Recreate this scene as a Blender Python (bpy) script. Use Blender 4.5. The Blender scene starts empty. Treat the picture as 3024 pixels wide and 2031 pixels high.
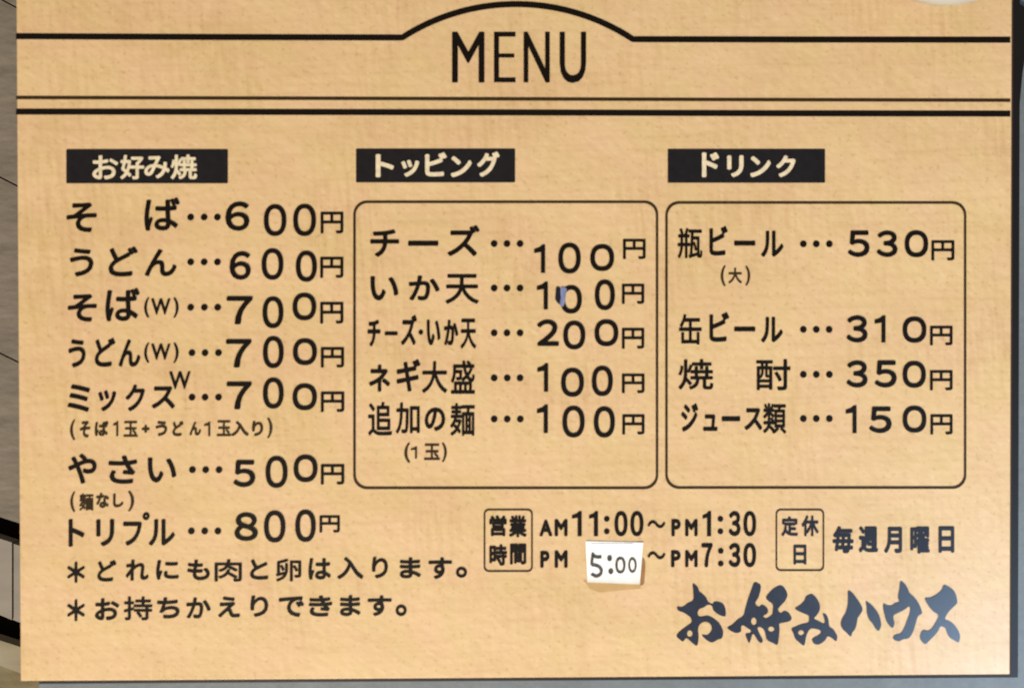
import bpy, bmesh, math, random
from mathutils import Matrix, Vector

random.seed(4)
S = bpy.context.scene
C = S.collection
RAD = math.radians

# ------------------------------------------------------------------ place
# The board leans back a little.  Board coordinates: x right, y up along the
# face, z out of the face; BOARD turns them into the world.
LEAN = RAD(40)
BOARD = Matrix(((1, 0, 0, 0),
                (0, math.sin(LEAN), -math.cos(LEAN), 0),
                (0, math.cos(LEAN), math.sin(LEAN), 1.60),
                (0, 0, 0, 1)))

# ------------------------------------------------------------------ camera
PW, PH, FOC, DIST = 3024.0, 2031.0, 2600.0, 0.78
CAM_ROT = (Matrix.Rotation(RAD(-0.755), 4, 'Y') @ Matrix.Rotation(RAD(-0.478), 4, 'X')
           @ Matrix.Rotation(RAD(-0.091), 4, 'Z'))
cam_data = bpy.data.cameras.new('camera')
cam_data.sensor_fit = 'HORIZONTAL'
cam_data.sensor_width = 36.0
cam_data.lens = 36.0 * FOC / PW
cam_data.clip_start = 0.01
cam_data.clip_end = 200
cam_data.dof.use_dof = True
cam_data.dof.focus_distance = 0.87
cam_data.dof.aperture_fstop = 1.9
cam = bpy.data.objects.new('camera', cam_data)
C.objects.link(cam)
cam.matrix_world = BOARD @ Matrix.Translation((0, 0, DIST)) @ CAM_ROT
S.camera = cam

# ------------------------------------------------------------------ light
w = bpy.data.worlds.new('World')
S.world = w
w.use_nodes = True
bg = w.node_tree.nodes['Background']
bg.inputs[0].default_value = (1.0, 0.88, 0.72, 1)
bg.inputs[1].default_value = 0.16


def lamp(name, pos, aim, size, energy, col):
    """an area lamp given in board coordinates"""
    d = bpy.data.lights.new(name, 'AREA')
    d.shape = 'DISK'
    d.size = size
    d.energy = energy
    d.color = col
    o = bpy.data.objects.new(name, d)
    C.objects.link(o)
    p, q = BOARD @ Vector(pos), BOARD @ Vector(aim)
    o.location = p
    o.rotation_euler = (p - q).to_track_quat('Z', 'Y').to_euler()


lamp('warm_lamp', (-1.9, -5.8, 4.8), (0, -0.05, 0), 1.3, 1010, (1.0, 0.88, 0.735))
lamp('cool_lamp', (1.20, -0.84, 1.00), (0.3, -0.2, 0), 0.50, 17, (0.50, 0.72, 1.0))

S.view_settings.view_transform = 'Standard'
S.view_settings.look = 'None'
S.view_settings.gamma = 1
S.view_settings.use_curve_mapping = False
S.view_settings.exposure = 0.0


# ------------------------------------------------------------------ mapping
def P(px, py, z=0.0):
    """a point of the place, at height z over the board face, read off the photo"""
    d = CAM_ROT.to_3x3() @ Vector(((px - PW / 2) / FOC, -(py - PH / 2) / FOC, -1.0))
    t = (z - DIST) / d.z
    return Vector((t * d.x, t * d.y, z))


def crop(ox, oy, s):
    return lambda x, y: (ox + x / s, oy + y / s)


# ------------------------------------------------------------------ materials
def mat(name, col, rough=0.5, spec=0.5, noise=None, bump=None, coat=0.0):
    """noise = list of (scale xyz, amount, detail) multiplying the colour; bump = (scale, strength)"""
    m = bpy.data.materials.new(name)
    m.use_nodes = True
    n, l = m.node_tree.nodes, m.node_tree.links
    b = n['Principled BSDF']
    b.inputs['Base Color'].default_value = (*col, 1)
    b.inputs['Roughness'].default_value = rough
    b.inputs['Specular IOR Level'].default_value = spec
    b.inputs['Coat Weight'].default_value = coat
    b.inputs['Coat Roughness'].default_value = 0.25
    tc = n.new('ShaderNodeTexCoord')
    if noise:
        cur = None
        for sc, amt, det in noise:
            mp = n.new('ShaderNodeMapping')
            mp.inputs['Scale'].default_value = sc
            if len(sc) == 3 and amt < 0:
                mp.inputs['Rotation'].default_value = (0, 0, RAD(35))
            l.new(tc.outputs['Object'], mp.inputs['Vector'])
            tx = n.new('ShaderNodeTexNoise')
            tx.inputs['Scale'].default_value = 1.0
            tx.inputs['Detail'].default_value = det
            l.new(mp.outputs[0], tx.inputs['Vector'])
            mr = n.new('ShaderNodeMapRange')
            mr.inputs['From Min'].default_value = 0.25
            mr.inputs['From Max'].default_value = 0.75
            mr.inputs['To Min'].default_value = 1 - abs(amt)
            mr.inputs['To Max'].default_value = 1 + abs(amt)
            l.new(tx.outputs['Fac'], mr.inputs['Value'])
            if cur is None:
                cur = mr.outputs[0]
            else:
                mu = n.new('ShaderNodeMath')
                mu.operation = 'MULTIPLY'
                l.new(cur, mu.inputs[0])
                l.new(mr.outputs[0], mu.inputs[1])
                cur = mu.outputs[0]
        vm = n.new('ShaderNodeVectorMath')
        vm.operation = 'SCALE'
        vm.inputs[0].default_value = col
        l.new(cur, vm.inputs['Scale'])
        l.new(vm.outputs[0], b.inputs['Base Color'])
    if bump:
        tx = n.new('ShaderNodeTexNoise')
        tx.inputs['Scale'].default_value = bump[0]
        tx.inputs['Detail'].default_value = 4
        l.new(tc.outputs['Object'], tx.inputs['Vector'])
        bp = n.new('ShaderNodeBump')
        bp.inputs['Strength'].default_value = bump[1]
        bp.inputs['Distance'].default_value = 0.001
        l.new(tx.outputs['Fac'], bp.inputs['Height'])
        l.new(bp.outputs[0], b.inputs['Normal'])
    return m


def board_material():
    m = bpy.data.materials.new('tan board face')
    m.use_nodes = True
    n, l = m.node_tree.nodes, m.node_tree.links
    b = n['Principled BSDF']
    b.inputs['Roughness'].default_value = 0.36
    b.inputs['Specular IOR Level'].default_value = 0.5
    tc = n.new('ShaderNodeTexCoord')

    def noise(size, ang, detail, seed, lo=0.3, hi=0.7, a=0.0, b_=1.0):
        mp = n.new('ShaderNodeMapping')
        mp.vector_type = 'TEXTURE'
        mp.inputs['Location'].default_value = (seed, seed * 1.7, 0)
        mp.inputs['Rotation'].default_value = (0, 0, RAD(ang))
        mp.inputs['Scale'].default_value = (size[0], size[1], 0.05)
        l.new(tc.outputs['Object'], mp.inputs['Vector'])
        t = n.new('ShaderNodeTexNoise')
        t.inputs['Scale'].default_value = 1.0
        t.inputs['Detail'].default_value = detail
        l.new(mp.outputs[0], t.inputs['Vector'])
        r = n.new('ShaderNodeMapRange')
        for k, v in (('From Min', lo), ('From Max', hi), ('To Min', a), ('To Max', b_)):
            r.inputs[k].default_value = v
        l.new(t.outputs['Fac'], r.inputs['Value'])
        return r.outputs[0]

    def mix(mode, fac, c1, c2):
        x = n.new('ShaderNodeMix')
        x.data_type = 'RGBA'
        x.blend_type = mode
        for sock, v in ((x.inputs['Factor'], fac), (x.inputs['A'], c1), (x.inputs['B'], c2)):
            if isinstance(v, bpy.types.NodeSocket):
                l.new(v, sock)
            else:
                sock.default_value = v
        return x.outputs['Result']

    c = mix('MIX', noise((0.05, 0.035), -35, 4, 3.1), BOARD_A, BOARD_B)
    # soft slanting flecks, darker and lighter, and upright fibres of the pressed board
    c = mix('MULTIPLY', noise((0.013, 0.0045), -33, 2, 5.3, .34, .72, 0, .55), c, (0.86, 0.83, 0.76, 1))
    c = mix('MIX', noise((0.009, 0.0034), -33, 1, 9.7, .60, .80, 0, .55), c, (0.70, 0.54, 0.33, 1))
    mk = n.new('ShaderNodeMath')
    mk.operation = 'MULTIPLY'
    l.new(noise((0.005, 0.05), 4, 5, 1.2, .40, .72, 0, .9), mk.inputs[0])
    l.new(noise((0.09, 0.12), 0, 3, 4.6, .44, .62, .15, 1), mk.inputs[1])
    c = mix('MULTIPLY', mk.outputs[0], c, (0.88, 0.83, 0.76, 1))
    c = mix('MULTIPLY', noise((0.16, 0.05), -8, 6, 2.4, .40, .64, 0, .8), c, (0.93, 0.91, 0.87, 1))
    c = mix('MULTIPLY', noise((0.06, 0.004), 2, 4, 6.2, .45, .72, 0, .6), c, (0.91, 0.88, 0.84, 1))
    c = mix('MULTIPLY', noise((0.004, 0.004), 0, 1, 7.9, .63, .72, 0, .6), c, (0.82, 0.76, 0.66, 1))
    l.new(c, b.inputs['Base Color'])
    t = n.new('ShaderNodeTexNoise')
    t.inputs['Scale'].default_value = 500
    t.inputs['Detail'].default_value = 3
    l.new(tc.outputs['Object'], t.inputs['Vector'])
    bp = n.new('ShaderNodeBump')
    bp.inputs['Strength'].default_value = 0.10
    bp.inputs['Distance'].default_value = 0.0006
    l.new(t.outputs['Fac'], bp.inputs['Height'])
    l.new(bp.outputs[0], b.inputs['Normal'])
    return m


BOARD_A, BOARD_B = (0.650, 0.478, 0.245, 1), (0.670, 0.462, 0.272, 1)
M_board = board_material()
M_edge = mat('dark brown board edge', (0.045, 0.020, 0.010), 0.6, 0.3)
M_ink = mat('black printed ink', (0.0050, 0.0030, 0.0018), 0.5, 0.16, noise=[((300, 300, 300), 0.3, 2)])
M_fine = mat('brown black printed ink', (0.030, 0.017, 0.005), 0.5, 0.2, noise=[((300, 300, 300), 0.3, 2)])
M_digit = mat('black stuck numeral vinyl', (0.0048, 0.0028, 0.0020), 0.45, 0.2, noise=[((300, 300, 300), 0.3, 2)])
M_plate = mat('charcoal heading bar', (0.010, 0.0085, 0.010), 0.45, 0.25, noise=[((120, 120, 120), 0.25, 3)])
M_ivory = mat('ivory lettering', (0.66, 0.56, 0.38), 0.5, 0.4, noise=[((200, 200, 200), 0.15, 2)])
M_slate = mat('slate blue lettering', (0.013, 0.017, 0.032), 0.33, 0.6, noise=[((60, 40, 60), 0.25, 3), ((300, 120, 300), -0.2, 2)], coat=0.12)
M_navy = mat('navy black ink', (0.009, 0.010, 0.018), 0.42, 0.3)
M_smear = mat('pale blue scraped film', (0.17, 0.20, 0.34), 0.4, 0.5, noise=[((500, 90, 300), 0.3, 2)])
M_paper = mat('white paper', (0.84, 0.83, 0.79), 0.6, 0.3, noise=[((90, 70, 90), 0.05, 3)])
M_tapew = mat('white correction strip', (0.88, 0.88, 0.90), 0.35, 0.5, noise=[((120, 90, 120), 0.04, 3)])
M_tape = mat('yellowed adhesive tape', (0.46, 0.30, 0.125), 0.35, 0.5, noise=[((90, 60, 90), 0.08, 3)])
M_brown = mat('brown slip strip', (0.27, 0.135, 0.045), 0.4, 0.5, noise=[((200, 90, 200), 0.2, 3)])
M_pen = mat('grey pen ink', (0.06, 0.055, 0.05), 0.5, 0.3, noise=[((250, 250, 250), 0.5, 2)])
M_grey = mat('blue grey painted sheet', (0.135, 0.155, 0.165), 0.5, 0.4, noise=[((30, 12, 30), 0.12, 3), ((200, 200, 200), 0.08, 3)], bump=(150, 0.2))
M_dark = mat('black gap and corner', (0.006, 0.005, 0.005), 0.5, 0.3)
M_plank = mat('weathered grey plank', (0.165, 0.145, 0.120), 0.75, 0.25, noise=[((16, 60, 30), 0.16, 4), ((60, 260, 60), 0.16, 3)], bump=(180, 0.4))
M_pale = mat('pale grey plank', (0.23, 0.21, 0.185), 0.7, 0.3, noise=[((20, 60, 30), 0.12, 4)])
M_sand = mat('sandy timber', (0.24, 0.21, 0.145), 0.75, 0.3, noise=[((20, 90, 30), 0.15, 4)])
M_olive = mat('olive rough timber', (0.15, 0.125, 0.07), 0.8, 0.2, noise=[((25, 120, 30), 0.35, 4)], bump=(200, 0.5))
M_void = mat('dark gap', (0.012, 0.008, 0.006), 0.9, 0.1)
M_disc = mat('pale grey enamel', (0.34, 0.31, 0.25), 0.55, 0.5, noise=[((40, 40, 40), 0.06, 2)])


# ------------------------------------------------------------------ building
def tag(o, label=None, cat=None, kind=None, group=None):
    if label: o['label'] = label
    if cat: o['category'] = cat
    if kind: o['kind'] = kind
    if group: o['group'] = group
    return o


def root(name, x, y, z=0.0):
    o = bpy.data.objects.new(name, None)
    o.empty_display_size = 0.05
    C.objects.link(o)
    o.matrix_world = BOARD @ Matrix.Translation((x, y, z))
    o['_o'] = (x, y, z)
    return o


def mesh_obj(name, verts, faces, m, parent=None, smooth=False):
    """verts in board coordinates"""
    cx = sum(v[0] for v in verts) / len(verts)
    cy = sum(v[1] for v in verts) / len(verts)
    cz = min(v[2] for v in verts)
    me = bpy.data.meshes.new(name)
    me.from_pydata([(v[0] - cx, v[1] - cy, v[2] - cz) for v in verts], [], faces)
    me.materials.append(m)
    if smooth:
        for p in me.polygons:
            p.use_smooth = True
    o = bpy.data.objects.new(name, me)
    C.objects.link(o)
    if parent is not None:
        o.parent = parent
        ox, oy, oz = ORIGIN[parent.name]
        o.matrix_local = Matrix.Translation((cx - ox, cy - oy, cz - oz))
    else:
        o.matrix_world = BOARD @ Matrix.Translation((cx, cy, cz))
    ORIGIN[o.name] = (cx, cy, cz)
    return o


ORIGIN = {}


def thing(name, x, y, z, label, cat, **k):
    o = bpy.data.objects.new(name, None)
    o.empty_display_size = 0.05
    C.objects.link(o)
    o.matrix_world = BOARD @ Matrix.Translation((x, y, z))
    ORIGIN[o.name] = (x, y, z)
    return tag(o, label, cat, **k)


class Flat:
    """collects flat pieces given in photo pixels; out() lays them on the plane z"""
    def __init__(self):
        self.v, self.f = [], []

    def loops(self, loops):
        cu = bpy.data.curves.new('tmp', 'CURVE')
        cu.dimensions = '2D'
        cu.fill_mode = 'FRONT'
        ox, oy = loops[0][0]
        for lp in loops:
            sp = cu.splines.new('POLY')
            sp.points.add(len(lp) - 1)
            for q, (x, y) in zip(sp.points, lp):
                q.co = ((x - ox) / 100, -(y - oy) / 100, 0, 1)
            sp.use_cyclic_u = True
        v, f = self._take(cu)
        k = len(self.v)
        self.v += [(ox + a * 100, oy - b * 100, 0) for a, b in v]
        self.f += [[i + k for i in q] for q in f]
        return self

    def _take(self, cu):
        o = bpy.data.objects.new('tmp', cu)
        C.objects.link(o)
        dg = bpy.context.evaluated_depsgraph_get()
        me = bpy.data.meshes.new_from_object(o.evaluated_get(dg))
        v = [(q.co.x, q.co.y) for q in me.vertices]
        f = [list(q.vertices) for q in me.polygons]
        bpy.data.objects.remove(o)
        bpy.data.curves.remove(cu)
        bpy.data.meshes.remove(me)
        return v, f

    def text(self, s, box, bold=0.0, shear=0.0):
        """glyphs of s stretched to the ink box (x0, y0, x1, y1); bold = pixels the strokes grow on each side"""
        cu = bpy.data.curves.new('tmp', 'FONT')
        cu.body = s
        cu.size = 1
        cu.dimensions = '2D'
        cu.fill_mode = 'FRONT'
        cu.resolution_u = 4
        v, f = self._take(cu)
        x0 = min(a for a, b in v); x1 = max(a for a, b in v)
        y0 = min(b for a, b in v); y1 = max(b for a, b in v)
        bx0, by0, bx1, by1 = box[0] + bold, box[1] + bold, box[2] - bold, box[3] - bold
        ring = [(0, 0)] if bold <= 0 else [(bold * math.cos(t * math.pi / 4), bold * math.sin(t * math.pi / 4)) for t in range(8)]
        for n, (dx, dy) in enumerate(ring):
            k = len(self.v)
            for a, b in v:
                u = (a - x0) / (x1 - x0); t = (b - y0) / (y1 - y0)
                self.v.append((bx0 + u * (bx1 - bx0) + shear * (t - .5) * (by1 - by0) + dx, by1 - t * (by1 - by0) + dy, n * 1.5e-5))
            self.f += [[i + k for i in q] for q in f]
        return self

    def ellipse(self, cx, cy, rx, ry, n=20):
        return self.loops([[(cx + rx * math.cos(2 * math.pi * i / n), cy + ry * math.sin(2 * math.pi * i / n)) for i in range(n)]])

    def ring(self, box, sx, sy=None, rot=0.0, n=40, pw=2.3):
        """a numeral nought: outer box, stroke widths"""
        sy = sy or sx
        x0, y0, x1, y1 = box
        cx, cy, a, b = (x0 + x1) / 2, (y0 + y1) / 2, (x1 - x0) / 2, (y1 - y0) / 2

        def lp(a, b):
            r = []
            for i in range(n):
                t = 2 * math.pi * i / n
                c, s_ = math.cos(t), math.sin(t)
                x = a * math.copysign(abs(c) ** (2 / pw), c)
                y = b * math.copysign(abs(s_) ** (2 / pw), s_)
                r.append((cx + x * math.cos(rot) - y * math.sin(rot), cy + x * math.sin(rot) + y * math.cos(rot)))
            return r
        return self.loops([lp(a, b), lp(a - sx, b - sy)])

    def one(self, box, stem=12.5):
        """numeral one: stem with a flag, no foot"""
        x0, y0, x1, y1 = box
        w, h = x1 - x0, y1 - y0
        sw = min(stem, w * 0.5)
        return self.loops([[(x1 - sw, y1), (x1 - sw, y0 + .26 * h), (x0, y0 + .30 * h), (x0, y0 + .16 * h),
                            (x0 + .45 * w, y0 + .10 * h), (x1 - .62 * sw, y0), (x1, y0), (x1, y1)]])

    def out(self, name, m, parent, z):
        o = mesh_obj(name, [P(x, y, z + e) for x, y, e in self.v], self.f, m, parent)
        return o


def smooth(pts, n=4):
    r = []
    N = len(pts)
    for i in range(N):
        p0, p1, p2, p3 = (Vector(pts[(i + k - 1) % N]) for k in range(4))
        for j in range(n):
            t = j / n
            q = 0.5 * ((2 * p1) + (-p0 + p2) * t + (2 * p0 - 5 * p1 + 4 * p2 - p3) * t * t + (-p0 + 3 * p1 - 3 * p2 + p3) * t ** 3)
            r.append((q.x, q.y))
    return r


def rrect(x0, y0, x1, y1, r, n=7):
    out = []
    for cx, cy, a0 in ((x1 - r, y0 + r, -90), (x1 - r, y1 - r, 0), (x0 + r, y1 - r, 90), (x0 + r, y0 + r, 180)):
        for i in range(n + 1):
            a = RAD(a0 + 90 * i / n)
            out.append((cx + r * math.cos(a), cy + r * math.sin(a)))
    return out


def slab(name, x0, x1, y0, y1, z0, z1, m, parent=None, bev=0.0):
    """a box in board coordinates with eased edges"""
    bm = bmesh.new()
    r = bmesh.ops.create_cube(bm, size=1)
    for v in bm.verts:
        v.co = Vector((x0 + (v.co.x + .5) * (x1 - x0), y0 + (v.co.y + .5) * (y1 - y0), z0 + (v.co.z + .5) * (z1 - z0)))
    if bev:
        bmesh.ops.bevel(bm, geom=bm.edges[:], offset=bev, segments=2, affect='EDGES', profile=.5)
    vs = [v.co.copy() for v in bm.verts]
    bm.verts.index_update()
    fs = [[v.index for v in f.verts] for f in bm.faces]
    bm.free()
    return mesh_obj(name, vs, fs, m, parent)


def prism(name, pts, z0, z1, m, parent=None):
    """outline in photo pixels (as seen on plane z1), given real thickness"""
    top = [P(x, y, z1) for x, y in pts]
    n = len(top)
    vs = top + [Vector((p.x, p.y, z0)) for p in top]
    fs = [list(range(n))] + [list(range(2 * n - 1, n - 1, -1))] + [[i, (i + n), ((i + 1) % n) + n, (i + 1) % n] for i in range(n)]
    return mesh_obj(name, vs, fs, m, parent)


# ------------------------------------------------------------------ behind the board: plank wall on the left
WZ = -0.045
wall = thing('plank_wall', -0.60, -0.36, WZ - .03,
             'weathered grey plank wall with slanting dark grooves left of the menu board', 'wall')


def strip(name, yl, yr, yl2, yr2, m, z, t=0.012, X1=190.0):
    """a slanting plank: its edges read at x = 0 and x = 53, carried on both ways"""
    def ex(a, b, x): return a + (b - a) * x / 53.0
    X0 = -330.0
    return prism(name, [(X0, ex(yl, yr, X0)), (X1, ex(yl, yr, X1)), (X1, ex(yl2, yr2, X1)), (X0, ex(yl2, yr2, X0))],
                 z - t, z, m, wall)


strip('plank', -505, -477, -5, 23, M_plank, WZ)
strip('plank', 0, 28, 521, 548, M_plank, WZ)
strip('plank', 526, 553, 1040, 1066, M_plank, WZ)
strip('plank', 1045, 1071, 1526, 1543, M_plank, WZ)
strip('pale_plank', 1590, 1607, 1815, 1837, M_pale, WZ + .004, X1=35.0)
strip('plank', 1592, 1609, 1813, 1835, M_pale, WZ + .002)
strip('sandy_rail', 1890, 1907, 1964, 1984, M_sand, WZ + .006)
strip('rough_rail', 1958, 1978, 2330, 2350, M_olive, WZ + .003)
slab('wall_backing', -0.85, -0.36, -0.60, 0.62, WZ - .05, WZ - .02, M_void, wall)

# ------------------------------------------------------------------ grey sheet behind and below the board
a = P(112, 2003, -0.012)
sheet = slab('metal_sheet', a.x, 0.62, -0.42, 0.60, -0.040, -0.0125, M_grey, None, 0.001)
tag(sheet, 'blue grey painted metal sheet behind the right and lower edges of the menu board', 'panel')

# ------------------------------------------------------------------ the menu board
BX0, BX1, BY0, BY1 = -0.4238, 0.4557, -0.3028, 0.3450
board = thing('menu_board', (BX0 + BX1) / 2, BY0, 0,
              'tan menu board with MENU heading, black Japanese price lists and a blue shop name', 'menu board')
slab('panel', BX0, BX1, BY0, BY1, -0.007, 0.0, M_board, board, 0.0006)
slab('shadow_gap_plate', BX0 + .012, BX1 + .0118, BY0 - .0058, BY1 - .004, -0.012, -0.0072, M_dark, board, 0.0006)  # black plate whose colour stands in for the shadow gap behind the board
slab('edge_band', BX0 + .004, BX1 + .0022, BY0 - .0012, BY1 - .002, -0.0065, -0.0015, M_edge, board, 0.0004)
# black corner piece at the upper right
prism('corner_bracket', [(2978, -40), (3004, -40), (3006, 2), (3014, 14), (3030, 22), (3030, 160), (3020, 215), (3012, 300), (3006, 420), (2978, 420)],
      -0.0124, -0.0073, M_dark, board)

ZI = 0.0004
# rules across the top
rule = Flat()
top = [(47, 102), (1180, 105)]
arc_o = [(1180, 104), (1190, 100)]


def line(pts, half):
    """constant width band round an open polyline"""
    L, Rr = [], []
    for i, p in enumerate(pts):
        q0 = Vector(pts[max(0, i - 1)]); q1 = Vector(pts[min(len(pts) - 1, i + 1)])
        d = (q1 - q0).normalized()
        nrm = Vector((-d.y, d.x))
        p = Vector(p)
        L.append(tuple(p + nrm * half)); Rr.append(tuple(p - nrm * half))
    return L + Rr[::-1]


# arch: (1188,112) up to (1527,13) and down to (1870,116)
arch = [(1188, 112)]
x0, y0, xm, ym, x1, y1 = 1188, 112, 1527, 13.5, 1869, 117
half = (x1 - x0) / 2; sag = (y0 + y1) / 2 - ym
Rr_ = (half * half + sag * sag) / (2 * sag)
cxm = (x0 + x1) / 2
arch = []
for i in range(0, 41):
    x = x0 + (x1 - x0) * i / 40
    yy = ym + Rr_ - math.sqrt(Rr_ ** 2 - (x - cxm) ** 2)
    yy += (x - cxm) / half * 2.5
    arch.append((x, yy))
pts = [(47, 108), (600, 110.5), (1172, 112)] + arch + [(1885, 117), (2400, 118), (2984, 118.5)]
Flat().loops([line(pts, 8.8)]).out('rule_line', M_ink, board, ZI)
Flat().loops([line([(47, 289), (800, 291), (1500, 293), (2300, 295.5), (2984, 297)], 4.9)]).out('rule_line', M_fine, board, ZI)
Flat().loops([line([(47, 330.5), (800, 331.5), (1500, 333), (2300, 335.5), (2984, 336.5)], 8.7)]).out('rule_line', M_ink, board, ZI)

# heading
c = crop(1100, 0, 2.747)
h = Flat()
for ch, b in (('M', (645, 262, 908, 672)), ('N', (1226, 262, 1438, 672)), ('U', (1518, 262, 1733, 676))):
    p0, p1 = c(b[0], b[1]), c(b[2], b[3])
    h.text(ch, (*p0, *p1), bold=1.5)
e0 = c(985, 262); e1 = c(1160, 670)
sw = 15
h.loops([[e0, (e1[0], e0[1]), (e1[0], e0[1] + sw - 1), (e0[0] + sw, e0[1] + sw - 1), (e0[0] + sw, c(0, 438)[1]), (c(1150, 0)[0], c(0, 438)[1]),
          (c(1150, 0)[0], c(0, 470)[1]), (e0[0] + sw, c(0, 470)[1]), (e0[0] + sw, e1[1] - sw + 1), (e1[0], e1[1] - sw + 1), e1, (e0[0], e1[1])]])
h.out('heading_lettering', M_ink, board, ZI)

# charcoal heading bars
cA = crop(160, 420, 2.594)
cH2 = crop(1030, 420, 4.490)
cH3 = crop(1950, 420, 4.490)


def bar(cr, box, letters, off):
    p0, p1 = cr(box[0], box[1]), cr(box[2], box[3])
    b = Flat().loops([rrect(*p0, *p1, 3, 3)]).out('heading_bar', M_plate, board, ZI)
    t = Flat()
    for ch, bx in letters:
        t.text(ch, (*cr(bx[0], bx[1]), *cr(bx[2], bx[3])), bold=off)
    t.out('bar_lettering', M_ivory, b, ZI * 2)


bar(cA, (92, 55, 1330, 316), [('お', (292, 102, 490, 285)), ('好', (505, 98, 690, 285)), ('み', (690, 105, 885, 278)), ('焼', (892, 95, 1095, 285))], 2.0)
bar(cH2, (95, 88, 2205, 535), [('ト', (355, 160, 600, 465)), ('ッ', (695, 235, 935, 460)), ('ビ', (1010, 135, 1300, 455)),
                               ('ン', (1350, 185, 1630, 465)), ('グ', (1700, 125, 2000, 460))], 3.0)
bar(cH3, (98, 92, 2185, 540), [('ド', (550, 135, 780, 465)), ('リ', (885, 175, 1105, 465)), ('ン', (1190, 185, 1465, 465)), ('ク', (1535, 175, 1795, 465))], 3.0)

# thin rounded frames
for bx, wd in (((1043, 593, 1944, 1444), 7.4), ((1964.5, 595, 2854, 1443), 7.4)):
    x0, y0, x1, y1 = bx
    Flat().loops([rrect(x0, y0, x1, y1, 40), rrect(x0 + wd, y0 + wd, x1 - wd, y1 - wd, 35)]).out('section_frame', M_fine, board, ZI)
cH = crop(1400, 1480, 1.5567)
for bx in ((44, 34, 270, 324), (1386, 34, 1610, 320)):
    x0, y0 = cH(bx[0], bx[1]); x1, y1 = cH(bx[2], bx[3])
    Flat().loops([rrect(x0, y0, x1, y1, 15), rrect(x0 + 5, y0 + 5, x1 - 5, y1 - 5, 11)]).out('small_frame', M_fine, board, ZI)

# ------------------------------------------------------------------ price rows
KANJI = set('瓶缶焼酎類追加麺盛大天肉卵持営業時間定休毎週曜玉円')


def word(cr, letters, name='item_lettering', off=2.5, m=None, koff=None):
    t = Flat()
    for ch, bx in letters:
        o = off
        if ch in '()W':
            o = 1.5
        if ch == '1':
            t.one((*cr(bx[0], bx[1]), *cr(bx[2], bx[3])), 6)
            continue
        if len(ch) == 1 and ch in KANJI:
            o = off * 0.6 if koff is None else koff
        t.text(ch, (*cr(bx[0], bx[1]), *cr(bx[2], bx[3])), bold=o)
    return t.out(name, m or M_ink, board, ZI)


def dots(cr, xs, y, r=10.0):
    t = Flat()
    for x in xs:
        px, py = cr(x, y)
        t.ellipse(px, py, r, r)
    t.out('leader_dots', M_ink, board, ZI)


FULL = {'2': '２', '3': '３', '5': '５', '6': '６', '7': '７', '8': '８'}


def digits(cr, ds, s=13.0):
    for ch, bx in ds:
        b = (*cr(bx[0], bx[1]), *cr(bx[2], bx[3]))
        t = Flat()
        if ch == '0':
            t.ring(b, s * 1.08, s * 1.0, n=36)
        elif ch == '1':
            t.one(b)
        else:
            t.text(FULL[ch], b, bold=2.5)
        t.out('digit', M_digit, board, ZI * 1.5)


def yen(cr, bx):
    Flat().text('円', (*cr(bx[0], bx[1]), *cr(bx[2], bx[3])), bold=1.4).out('yen_sign', M_ink, board, ZI)


cB = crop(160, 960, 2.594)
cF = crop(160, 1480, 1.796)
cC = crop(1030, 560, 2.458)
cD = crop(1030, 1000, 2.458)
cE = crop(1940, 560, 2.458)
cG = crop(1940, 1000, 2.458)

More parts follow.
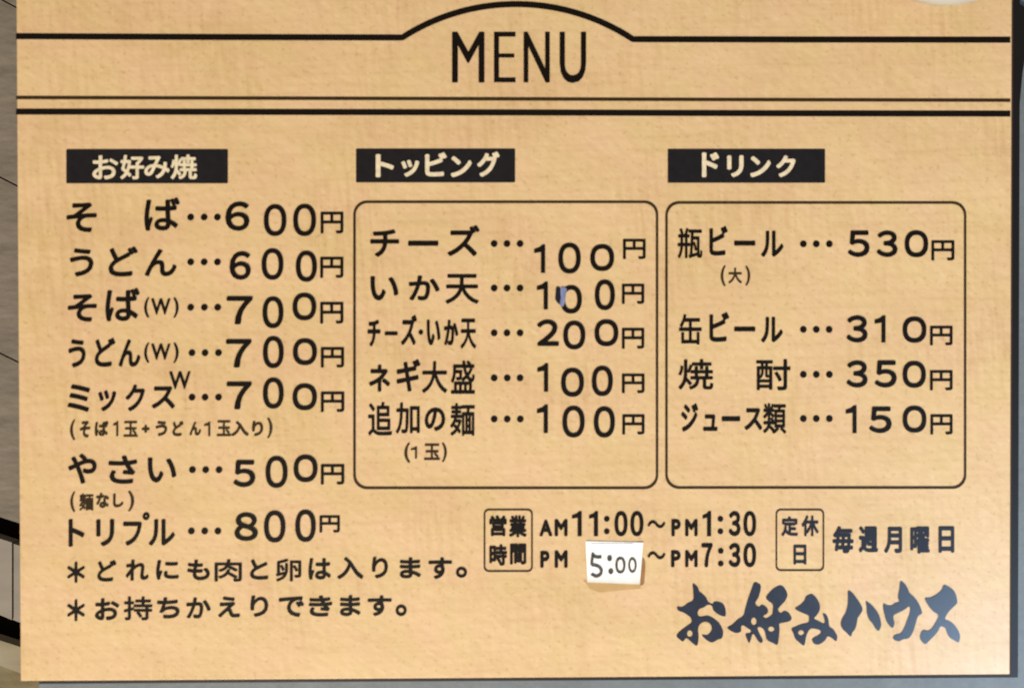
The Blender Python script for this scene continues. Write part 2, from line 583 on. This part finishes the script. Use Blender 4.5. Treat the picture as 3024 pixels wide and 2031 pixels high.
rows = [
 (cA, [('そ', (92, 465, 325, 690)), ('ば', (690, 425, 962, 680))], (1045, 1148, 1250), 575,
  [('6', (1310, 458, 1495, 680)), ('0', (1605, 478, 1778, 720)), ('0', (1830, 475, 2005, 720))], (2040, 535, 2215, 700)),
 (cA, [('う', (118, 815, 300, 1030)), ('ど', (415, 800, 640, 1030)), ('ん', (692, 820, 938, 1028))], (1045, 1148, 1250), 918,
  [('6', (1342, 838, 1505, 1055)), ('0', (1588, 815, 1755, 1055)), ('0', (1850, 833, 2012, 1070))], (2037, 880, 2215, 1040)),
 (cA, [('そ', (102, 1165, 325, 1375)), ('ば', (392, 1118, 655, 1372)), ('(', (688, 1190, 728, 1345)), ('W', (742, 1198, 890, 1322)), (')', (912, 1190, 953, 1345))], (1045, 1150, 1252), 1265,
  [('7', (1320, 1182, 1520, 1395)), ('0', (1595, 1183, 1755, 1425)), ('0', (1825, 1155, 2007, 1365))], (2037, 1225, 2215, 1390)),
 (cB, [('う', (107, 110, 240, 325)), ('ど', (310, 98, 468, 320)), ('ん', (492, 110, 660, 320)), ('(', (688, 135, 728, 290)), ('W', (742, 143, 890, 267)), (')', (912, 135, 953, 290))], (1055, 1155, 1258), 212,
  [('7', (1315, 110, 1510, 325)), ('0', (1598, 86, 1757, 330)), ('0', (1828, 103, 2012, 307))], (2042, 170, 2220, 325)),
 (cB, [('ミ', (100, 455, 275, 665)), ('ッ', (335, 500, 475, 660)), ('ク', (545, 455, 695, 660)), ('ス', (745, 470, 925, 640)), ('W', (880, 355, 1045, 490))],
  (1055, 1155, 1258), 552,
  [('7', (1320, 435, 1512, 645)), ('0', (1598, 403, 1757, 640)), ('0', (1825, 448, 2012, 652))], (2042, 510, 2222, 665)),
 (cB, [('や', (105, 985, 325, 1215)), ('さ', (415, 1000, 635, 1215)), ('い', (715, 1015, 935, 1205))], (1058, 1160, 1262), 1107,
  [('5', (1370, 1035, 1540, 1240)), ('0', (1618, 1003, 1787, 1246)), ('0', (1833, 993, 2017, 1202))], (2042, 1065, 2222, 1220)),
 (cF, [('ト', (75, 95, 160, 240)), ('リ', (222, 95, 318, 238)), ('フ', (365, 108, 465, 235)), ('ル', (500, 95, 640, 235)), ('°', (468, 58, 506, 100))],
  (727, 798, 868), 157,
  [('8', (955, 60, 1080, 210)), ('0', (1112, 50, 1226, 218)), ('0', (1278, 45, 1387, 215))], (1407, 75, 1515, 165)),
 (cC, [('チ', (155, 290, 365, 490)), ('ー', (430, 372, 650, 410)), ('ズ', (715, 260, 950, 485))], (1055, 1148, 1243), 393,
  [('1', (1345, 400, 1425, 605)), ('0', (1520, 388, 1684, 610)), ('0', (1752, 398, 1926, 592))], (1990, 360, 2155, 505)),
 (cC, [('い', (155, 630, 360, 805)), ('か', (435, 625, 660, 805)), ('天', (700, 615, 945, 830))], (1055, 1148, 1243), 715,
  [('1', (1365, 670, 1445, 870)), ('0', (1535, 695, 1692, 900)), ('0', (1785, 655, 1932, 875))], (1982, 685, 2145, 830)),
 (cC, [('チ', (135, 945, 230, 1140)), ('ー', (260, 1030, 355, 1058)), ('ズ', (378, 910, 495, 1130)), ('・', (505, 1017, 540, 1054)),
       ('い', (565, 945, 665, 1130)), ('か', (690, 945, 795, 1130)), ('天', (810, 938, 925, 1155))], (1055, 1148, 1243), 1040,
  [('2', (1365, 945, 1525, 1135)), ('0', (1556, 953, 1717, 1160)), ('0', (1783, 943, 1957, 1137))], (1982, 1005, 2145, 1155)),
 (cD, [('ネ', (145, 190, 300, 385)), ('ギ', (345, 150, 520, 385)), ('大', (530, 165, 715, 395)), ('盛', (740, 160, 915, 400))], (1055, 1150, 1243), 285,
  [('1', (1368, 180, 1447, 385)), ('0', (1540, 213, 1707, 422)), ('0', (1763, 198, 1917, 417))], (1982, 255, 2147, 395)),
 (cD, [('追', (140, 460, 315, 705)), ('加', (340, 465, 515, 690)), ('の', (550, 500, 700, 670)), ('麺', (735, 470, 915, 705))], (1055, 1150, 1245), 583,
  [('1', (1365, 480, 1445, 685)), ('0', (1550, 488, 1712, 717)), ('0', (1778, 493, 1932, 717))], (1985, 550, 2147, 695)),
 (cE, [('瓶', (150, 280, 330, 500)), ('ビ', (380, 265, 515, 480)), ('ー', (560, 372, 715, 408)), ('ル', (755, 300, 920, 490))], (1063, 1157, 1252), 395,
  [('5', (1385, 300, 1545, 490)), ('3', (1595, 300, 1747, 490)), ('0', (1798, 298, 1970, 492))], (1992, 370, 2160, 515)),
 (cE, [('缶', (160, 905, 325, 1125)), ('ビ', (380, 890, 525, 1105)), ('ー', (560, 995, 715, 1030)), ('ル', (755, 925, 915, 1110))], (1063, 1157, 1250), 1015,
  [('3', (1375, 915, 1530, 1110)), ('1', (1580, 915, 1660, 1110)), ('0', (1783, 923, 1957, 1112))], (1982, 990, 2147, 1130)),
 (cG, [('焼', (155, 150, 410, 370)), ('酎', (720, 150, 970, 375))], (1063, 1157, 1252), 260,
  [('3', (1375, 160, 1530, 355)), ('5', (1580, 160, 1742, 355)), ('0', (1783, 163, 1953, 357))], (1982, 230, 2147, 375)),
 (cG, [('ジ', (175, 470, 300, 675)), ('ュ', (335, 550, 440, 670)), ('ー', (470, 563, 605, 600)), ('ス', (635, 505, 765, 665)), ('類', (770, 470, 940, 690))],
  (1063, 1157, 1252), 580,
  [('1', (1370, 485, 1450, 685)), ('5', (1540, 495, 1705, 685)), ('0', (1783, 488, 1957, 682))], (1985, 550, 2147, 695)),
]
for cr, name, dx, dy, ds, yb in rows:
    if len(name) == 2:                      # two characters set wide apart
        for q in name:
            word(cr, [q])
    else:
        word(cr, name)
    dots(cr, dx, dy)
    digits(cr, ds)
    yen(cr, yb)

# a scraped bluish remnant of an older numeral left of the second nought
cS = crop(1600, 800, 9.8)
Flat().loops([smooth([cS(x, y) for x, y in ((420, 470), (520, 480), (545, 600), (540, 780), (515, 960), (440, 900), (390, 800), (400, 620))])]
             ).out('old_numeral', M_navy, board, ZI * 1.5)
Flat().loops([smooth([cS(x, y) for x, y in ((545, 490), (650, 480), (720, 520), (700, 640), (680, 800), (670, 900), (640, 990), (590, 1040), (520, 960), (550, 780))])]
             ).out('scraped_film', M_smear, board, ZI * 1.9)

# notes
def note(cr, s, box, parts=None, off=1.9, m=None):
    return word(cr, [(s, box)] if parts is None else parts, 'note_lettering', off, m or M_fine)


note(cB, '', None, [('(', (120, 725, 160, 880)), ('そ', (195, 735, 275, 860)), ('ば', (310, 735, 415, 850)), ('1', (452, 735, 490, 850)), ('玉', (530, 735, 640, 855)),
                    ('+', (670, 765, 730, 825)), ('う', (775, 735, 865, 850)), ('ど', (905, 735, 990, 850)), ('ん', (1035, 740, 1125, 845)),
                    ('1', (1148, 740, 1195, 850)), ('玉', (1245, 730, 1355, 850)), ('入', (1355, 735, 1490, 850)), ('り', (1515, 735, 1600, 850)),
                    (')', (1630, 710, 1672, 865))])
note(cB, '', None, [('(', (122, 1275, 160, 1430)), ('麺', (190, 1290, 300, 1420)), ('な', (320, 1285, 420, 1400)), ('し', (450, 1290, 530, 1395)), (')', (565, 1270, 612, 1425))])
note(cD, '', None, [('(', (402, 755, 445, 900)), ('1', (450, 782, 495, 870)), ('玉', (545, 762, 662, 880)), (')', (675, 755, 712, 895))])
note(cE, '', None, [('(', (462, 552, 500, 702)), ('大', (518, 568, 618, 682)), (')', (642, 555, 678, 697))])
l1 = [('＊', (68, 320, 162, 432)), ('ど', (228, 312, 330, 425)), ('れ', (378, 310, 500, 420)), ('に', (540, 312, 660, 415)), ('も', (705, 310, 825, 418)),
      ('肉', (850, 308, 995, 425)), ('と', (1038, 308, 1135, 415)), ('卵', (1175, 305, 1310, 425)), ('は', (1348, 302, 1468, 415)), ('入', (1500, 295, 1640, 412)),
      ('り', (1685, 295, 1770, 408)), ('ま', (1832, 298, 1945, 408)), ('す', (1985, 298, 2110, 412)), ('。', (2130, 347, 2190, 405))]
l2 = [('＊', (68, 520, 162, 635)), ('お', (215, 515, 345, 630)), ('持', (368, 505, 520, 630)), ('ち', (545, 510, 665, 620)), ('か', (700, 510, 830, 620)),
      ('え', (868, 505, 985, 615)), ('り', (1040, 500, 1135, 612)), ('で', (1190, 505, 1325, 612)), ('き', (1350, 500, 1475, 610)), ('ま', (1515, 498, 1625, 608)),
      ('す', (1662, 500, 1790, 608)), ('。', (1810, 547, 1870, 608))]
word(cF, l1, 'note_lettering', 2.1)
word(cF, l2, 'note_lettering', 2.1)

# opening hours and closing day
word(cH, [('営', (70, 65, 150, 160)), ('業', (160, 65, 242, 165)), ('時', (70, 198, 152, 295)), ('間', (165, 195, 240, 290))], 'hours_lettering', 2.2, koff=2.2)


def hours(items):
    t = Flat()
    for ch, bx in items:
        b = (*cH(bx[0], bx[1]), *cH(bx[2], bx[3]))
        if ch == '0':
            t.ring(b, 11.5, 12, n=36)
        elif ch == '1':
            t.one(b)
        elif ch == ':':
            t.ellipse((b[0] + b[2]) / 2, b[1] + 8, 8.5, 8.5); t.ellipse((b[0] + b[2]) / 2, b[3] - 8, 8.5, 8.5)
        elif ch == '～':
            t.text(ch, b, bold=1.2)
        else:
            t.text(FULL.get(ch, ch), b, bold=2.6 if ch.isalpha() else 3.0)
    t.out('hours_lettering', M_ink, board, ZI)


hours([('A', (300, 85, 360, 160)), ('M', (370, 82, 430, 160)), ('1', (450, 45, 495, 160)), ('1', (528, 45, 570, 160)), (':', (598, 68, 622, 150)),
       ('0', (645, 45, 706, 160)), ('0', (718, 45, 779, 160)), ('～', (797, 87, 880, 123)), ('P', (907, 82, 950, 160)), ('M', (970, 82, 1028, 160)),
       ('1', (1050, 45, 1090, 160)), (':', (1120, 68, 1145, 150)), ('3', (1170, 45, 1225, 160)), ('0', (1238, 45, 1297, 160))])
hours([('P', (304, 228, 347, 305)), ('M', (370, 226, 430, 305))])
hours([('～', (797, 230, 880, 266)), ('P', (905, 225, 950, 302)), ('M', (970, 225, 1028, 302)),
       ('7', (1045, 192, 1097, 302)), (':', (1122, 215, 1146, 298)), ('3', (1170, 192, 1225, 302)), ('0', (1238, 192, 1297, 302))])
word(cH, [('定', (1412, 70, 1490, 160)), ('休', (1505, 65, 1585, 160)), ('日', (1468, 200, 1528, 290))], 'closing_day_lettering', 1.9, M_navy, koff=1.9)
word(cH, [('毎', (1648, 115, 1745, 238)), ('週', (1768, 115, 1858, 235)), ('月', (1885, 118, 1968, 238)), ('曜', (2005, 116, 2095, 240)), ('日', (2135, 115, 2208, 236))],
     'closing_day_lettering', 2.7, M_navy, koff=2.7)

# brush-written shop name
L1 = crop(1980, 1700, 6.486)
L2 = crop(2320, 1700, 7.127)
L3 = crop(2580, 1700, 7.127)


def ell(cr, cx, cy, rx, ry):
    return [cr(cx + rx * math.cos(t * math.pi / 8), cy + ry * math.sin(t * math.pi / 8)) for t in range(16)]


def glyph(cr, outer, holes=(), more=()):
    f = Flat()
    f.loops([smooth([cr(*p) for p in outer])] + [ell(cr, *h_) for h_ in holes])
    for o in more:
        f.loops([smooth([cr(*p) for p in o])])
    f.out('shop_name_character', M_slate, board, ZI)


glyph(L1, [(425, 150), (480, 170), (530, 230), (550, 290), (610, 340), (680, 410), (720, 490), (800, 535), (830, 500), (900, 490), (990, 520), (1040, 590),
           (1060, 680), (1050, 770), (960, 755), (880, 710), (820, 650), (790, 572), (720, 550), (640, 600), (560, 630), (525, 690), (530, 750), (580, 780),
           (700, 760), (790, 790), (880, 850), (950, 930), (1000, 1030), (1010, 1110), (980, 1190), (900, 1220), (800, 1270), (700, 1230), (600, 1130),
           (700, 1130), (760, 1080), (790, 1010), (770, 930), (700, 880), (610, 890), (550, 950), (530, 1040), (540, 1180), (510, 1330), (430, 1290),
           (310, 1190), (240, 1250), (160, 1200), (115, 1140), (180, 1060), (280, 980), (390, 900), (400, 830), (360, 770), (250, 700), (150, 660),
           (130, 590), (230, 590), (330, 520), (430, 460), (435, 300)], [(370, 1105, 52, 64)])
glyph(L1, [(1605, 125), (1700, 150), (1730, 200), (1720, 300), (1680, 420), (1625, 520), (1690, 590), (1750, 550), (1830, 590), (1870, 660), (1850, 720),
           (1775, 770), (1830, 810), (1900, 775), (1945, 730), (1960, 640), (1955, 540), (1880, 480), (1830, 410), (1900, 310), (1990, 230), (2110, 180),
           (2190, 240), (2240, 360), (2200, 470), (2120, 560), (2060, 640), (2110, 710), (2180, 670), (2260, 700), (2320, 800), (2290, 860), (2180, 890),
           (2085, 915), (2090, 1000), (2080, 1150), (2050, 1310), (1960, 1280), (1850, 1220), (1820, 1120), (1795, 1040), (1740, 985), (1670, 985),
           (1685, 1060), (1730, 1150), (1770, 1240), (1730, 1280), (1670, 1230), (1610, 1130), (1570, 1120), (1545, 1200), (1510, 1280), (1470, 1220),
           (1440, 1110), (1520, 1090), (1540, 1045), (1480, 1000), (1390, 945), (1355, 970), (1350, 1060), (1260, 1090), (1160, 1050), (1090, 990),
           (1180, 930), (1290, 830), (1390, 760), (1430, 620), (1480, 450), (1540, 280)], [(1597, 870, 50, 75), (1930, 1020, 58, 52)])
glyph(L2, [(540, 380), (620, 430), (690, 530), (725, 640), (710, 740), (650, 830), (600, 895), (680, 940), (805, 1000), (820, 930), (785, 790), (860, 820),
           (900, 920), (925, 1060), (1000, 1120), (1060, 1210), (1090, 1290), (1060, 1370), (980, 1310), (890, 1270), (840, 1340), (760, 1410), (680, 1440),
           (600, 1420), (555, 1340), (600, 1290), (680, 1250), (740, 1190), (720, 1140), (620, 1110), (530, 1110), (470, 1180), (430, 1290), (390, 1460),
           (280, 1390), (200, 1310), (170, 1220), (125, 1110), (220, 1060), (340, 1010), (470, 980), (490, 900), (480, 830), (390, 790), (280, 740),
           (200, 680), (300, 610), (390, 520), (430, 430)], [(325, 1195, 60, 55)])
glyph(L2, [(1315, 310), (1400, 350), (1490, 460), (1570, 580), (1620, 690), (1590, 780), (1520, 880), (1500, 1000), (1460, 1120), (1410, 1180), (1370, 1270),
           (1280, 1190), (1190, 1100), (1160, 1000), (1190, 890), (1260, 770), (1300, 620), (1310, 480)], (),
      [[(1690, 530), (1800, 600), (1890, 700), (1960, 810), (2000, 930), (2010, 1050), (1960, 1150), (1890, 1100), (1830, 1000), (1750, 900), (1710, 780), (1700, 640)]])
glyph(L3, [(565, 110), (650, 160), (710, 250), (760, 360), (840, 430), (920, 530), (980, 640), (1020, 780), (940, 840), (890, 980), (850, 1120), (800, 1230),
           (730, 1310), (620, 1330), (540, 1370), (450, 1350), (405, 1300), (450, 1240), (570, 1200), (640, 1090), (700, 940), (750, 800), (765, 690),
           (740, 640), (660, 700), (550, 760), (430, 820), (420, 900), (440, 1000), (400, 1090), (340, 1050), (270, 950), (230, 820), (200, 680), (205, 580),
           (280, 610), (370, 620), (450, 570), (530, 540), (510, 430), (540, 270)])
glyph(L3, [(1480, 190), (1590, 230), (1690, 310), (1740, 420), (1760, 560), (1690, 640), (1600, 730), (1530, 830), (1510, 910), (1600, 950), (1690, 1020),
           (1770, 1130), (1820, 1260), (1790, 1390), (1690, 1350), (1590, 1280), (1540, 1180), (1500, 1090), (1410, 1060), (1360, 1150), (1280, 1250),
           (1180, 1350), (1090, 1430), (1010, 1370), (970, 1270), (1040, 1140), (1150, 1150), (1230, 1090), (1300, 980), (1360, 830), (1250, 740),
           (1150, 620), (1080, 470), (1200, 450), (1330, 380), (1430, 290)])

# ------------------------------------------------------------------ paper slip stuck over the opening time
cP = crop(1680, 1560, 7.84)
quad = [cP(385, 290), cP(1725, 322), cP(1642, 1290), cP(428, 1240)]
ctr = P(*cP(1040, 780))
slip = thing('paper_slip', ctr.x, ctr.y, 0, 'small white paper slip with handwritten 5:00 stuck over the opening hours', 'paper')
N = 40
vs, fs = [], []


def lift(u, v):
    return 0.0006 + 0.0018 * max(0, (u - .72) / .28) ** 2 * (0.25 + 0.75 * v) + 0.0009 * max(0, (v - .8) / .2) ** 2


def on_slip(u, v, dz=0.0):
    q = [Vector(p) for p in quad]
    p = (q[0] * (1 - u) + q[1] * u) * (1 - v) + (q[3] * (1 - u) + q[2] * u) * v
    return P(p.x, p.y, lift(u, v) + dz)


for j in range(N + 1):
    for i in range(N + 1):
        vs.append(on_slip(i / N, j / N))
for j in range(N):
    for i in range(N):
        k = j * (N + 1) + i
        fs.append([k, k + N + 1, k + N + 2, k + 1])
mesh_obj('sheet', vs, fs, M_paper, slip, True)


def slip_flat(name, f, m, dz):
    """lays flat pieces, in photo pixels, onto the slip's curved sheet"""
    out = []
    q = [Vector(p) for p in quad]
    for x, y, e in f.v:
        u = (x - q[0].x) / (q[1].x - q[0].x); v = (y - q[0].y) / (q[3].y - q[0].y)
        out.append(P(x, y, lift(min(max(u, 0), 1), min(max(v, 0), 1)) + dz))
    return mesh_obj(name, out, f.f, m, slip)


f = Flat().loops([[cP(*p) for p in ((500, 345), (1490, 350), (1500, 545), (1300, 500), (900, 540), (480, 500))]])
slip_flat('correction_strip', f, M_tapew, 0.0004)
f = Flat()
f.loops([line(smooth([cP(*p) for p in ((560, 575), (540, 700), (535, 830), (600, 850), (690, 880), (750, 960), (735, 1050), (650, 1105), (570, 1075), (520, 1005))])[:-4], 4.2)])
f.loops([line([cP(*p) for p in ((555, 610), (610, 655), (680, 665), (755, 655))], 4.4)])
f.ellipse(*cP(942, 690), 7.2, 8.5); f.ellipse(*cP(972, 992), 7.4, 8.2)
f.ring((*cP(1075, 662), *cP(1310, 1040)), 7, 7)
f.ring((*cP(1372, 670), *cP(1570, 1028)), 6, 7, pw=2.0)
slip_flat('handwriting', f, M_pen, 0.0006)
f = Flat().loops([[cP(*p) for p in ((330, 1190), (480, 1235), (1660, 1230), (1665, 1390), (1250, 1425), (700, 1480), (500, 1400))]])
mesh_obj('edge_strip', [P(x, y, 0.00025) for x, y, e in f.v], f.f, M_tape, slip)

f = Flat().loops([smooth([cP(*p) for p in ((1700, 700), (1745, 720), (1768, 850), (1755, 1100), (1735, 1285), (1640, 1290), (1640, 1000))])])  # plain brown strip along the slip's right edge
tag(mesh_obj('edge_strip', [P(x, y, 0.0004) for x, y, e in f.v], f.f, M_brown, slip), 'brown strip beside the slip')

# ------------------------------------------------------------------ pale round thing over the board's top edge
R0 = 0.080
cc = P(2800, 14, 0.050)
cx, cy = cc.x, cc.y + R0
vs, fs = [], []
prof = [(0.0, 0.030), (0.25, 0.029), (0.5, 0.027), (0.75, 0.0225), (0.9, 0.018), (0.97, 0.014), (1.0, 0.010), (0.985, 0.006), (0.9, 0.004), (0.0, 0.004)]
prof = [(r, z + 0.038) for r, z in prof]
K = 64
for r, z in prof:
    for k in range(K):
        a = 2 * math.pi * k / K
        vs.append(Vector((cx + R0 * max(r, 0.002) * math.cos(a), cy + R0 * max(r, 0.002) * math.sin(a), z)))
for j in range(len(prof) - 1):
    for k in range(K):
        fs.append([j * K + k, (j + 1) * K + k, (j + 1) * K + (k + 1) % K, j * K + (k + 1) % K])
disc = mesh_obj('round_cover', vs, fs, M_disc, None, True)
tag(disc, 'pale grey round cover overlapping the upper right of the menu board', 'cover')

bpy.context.view_layer.update()
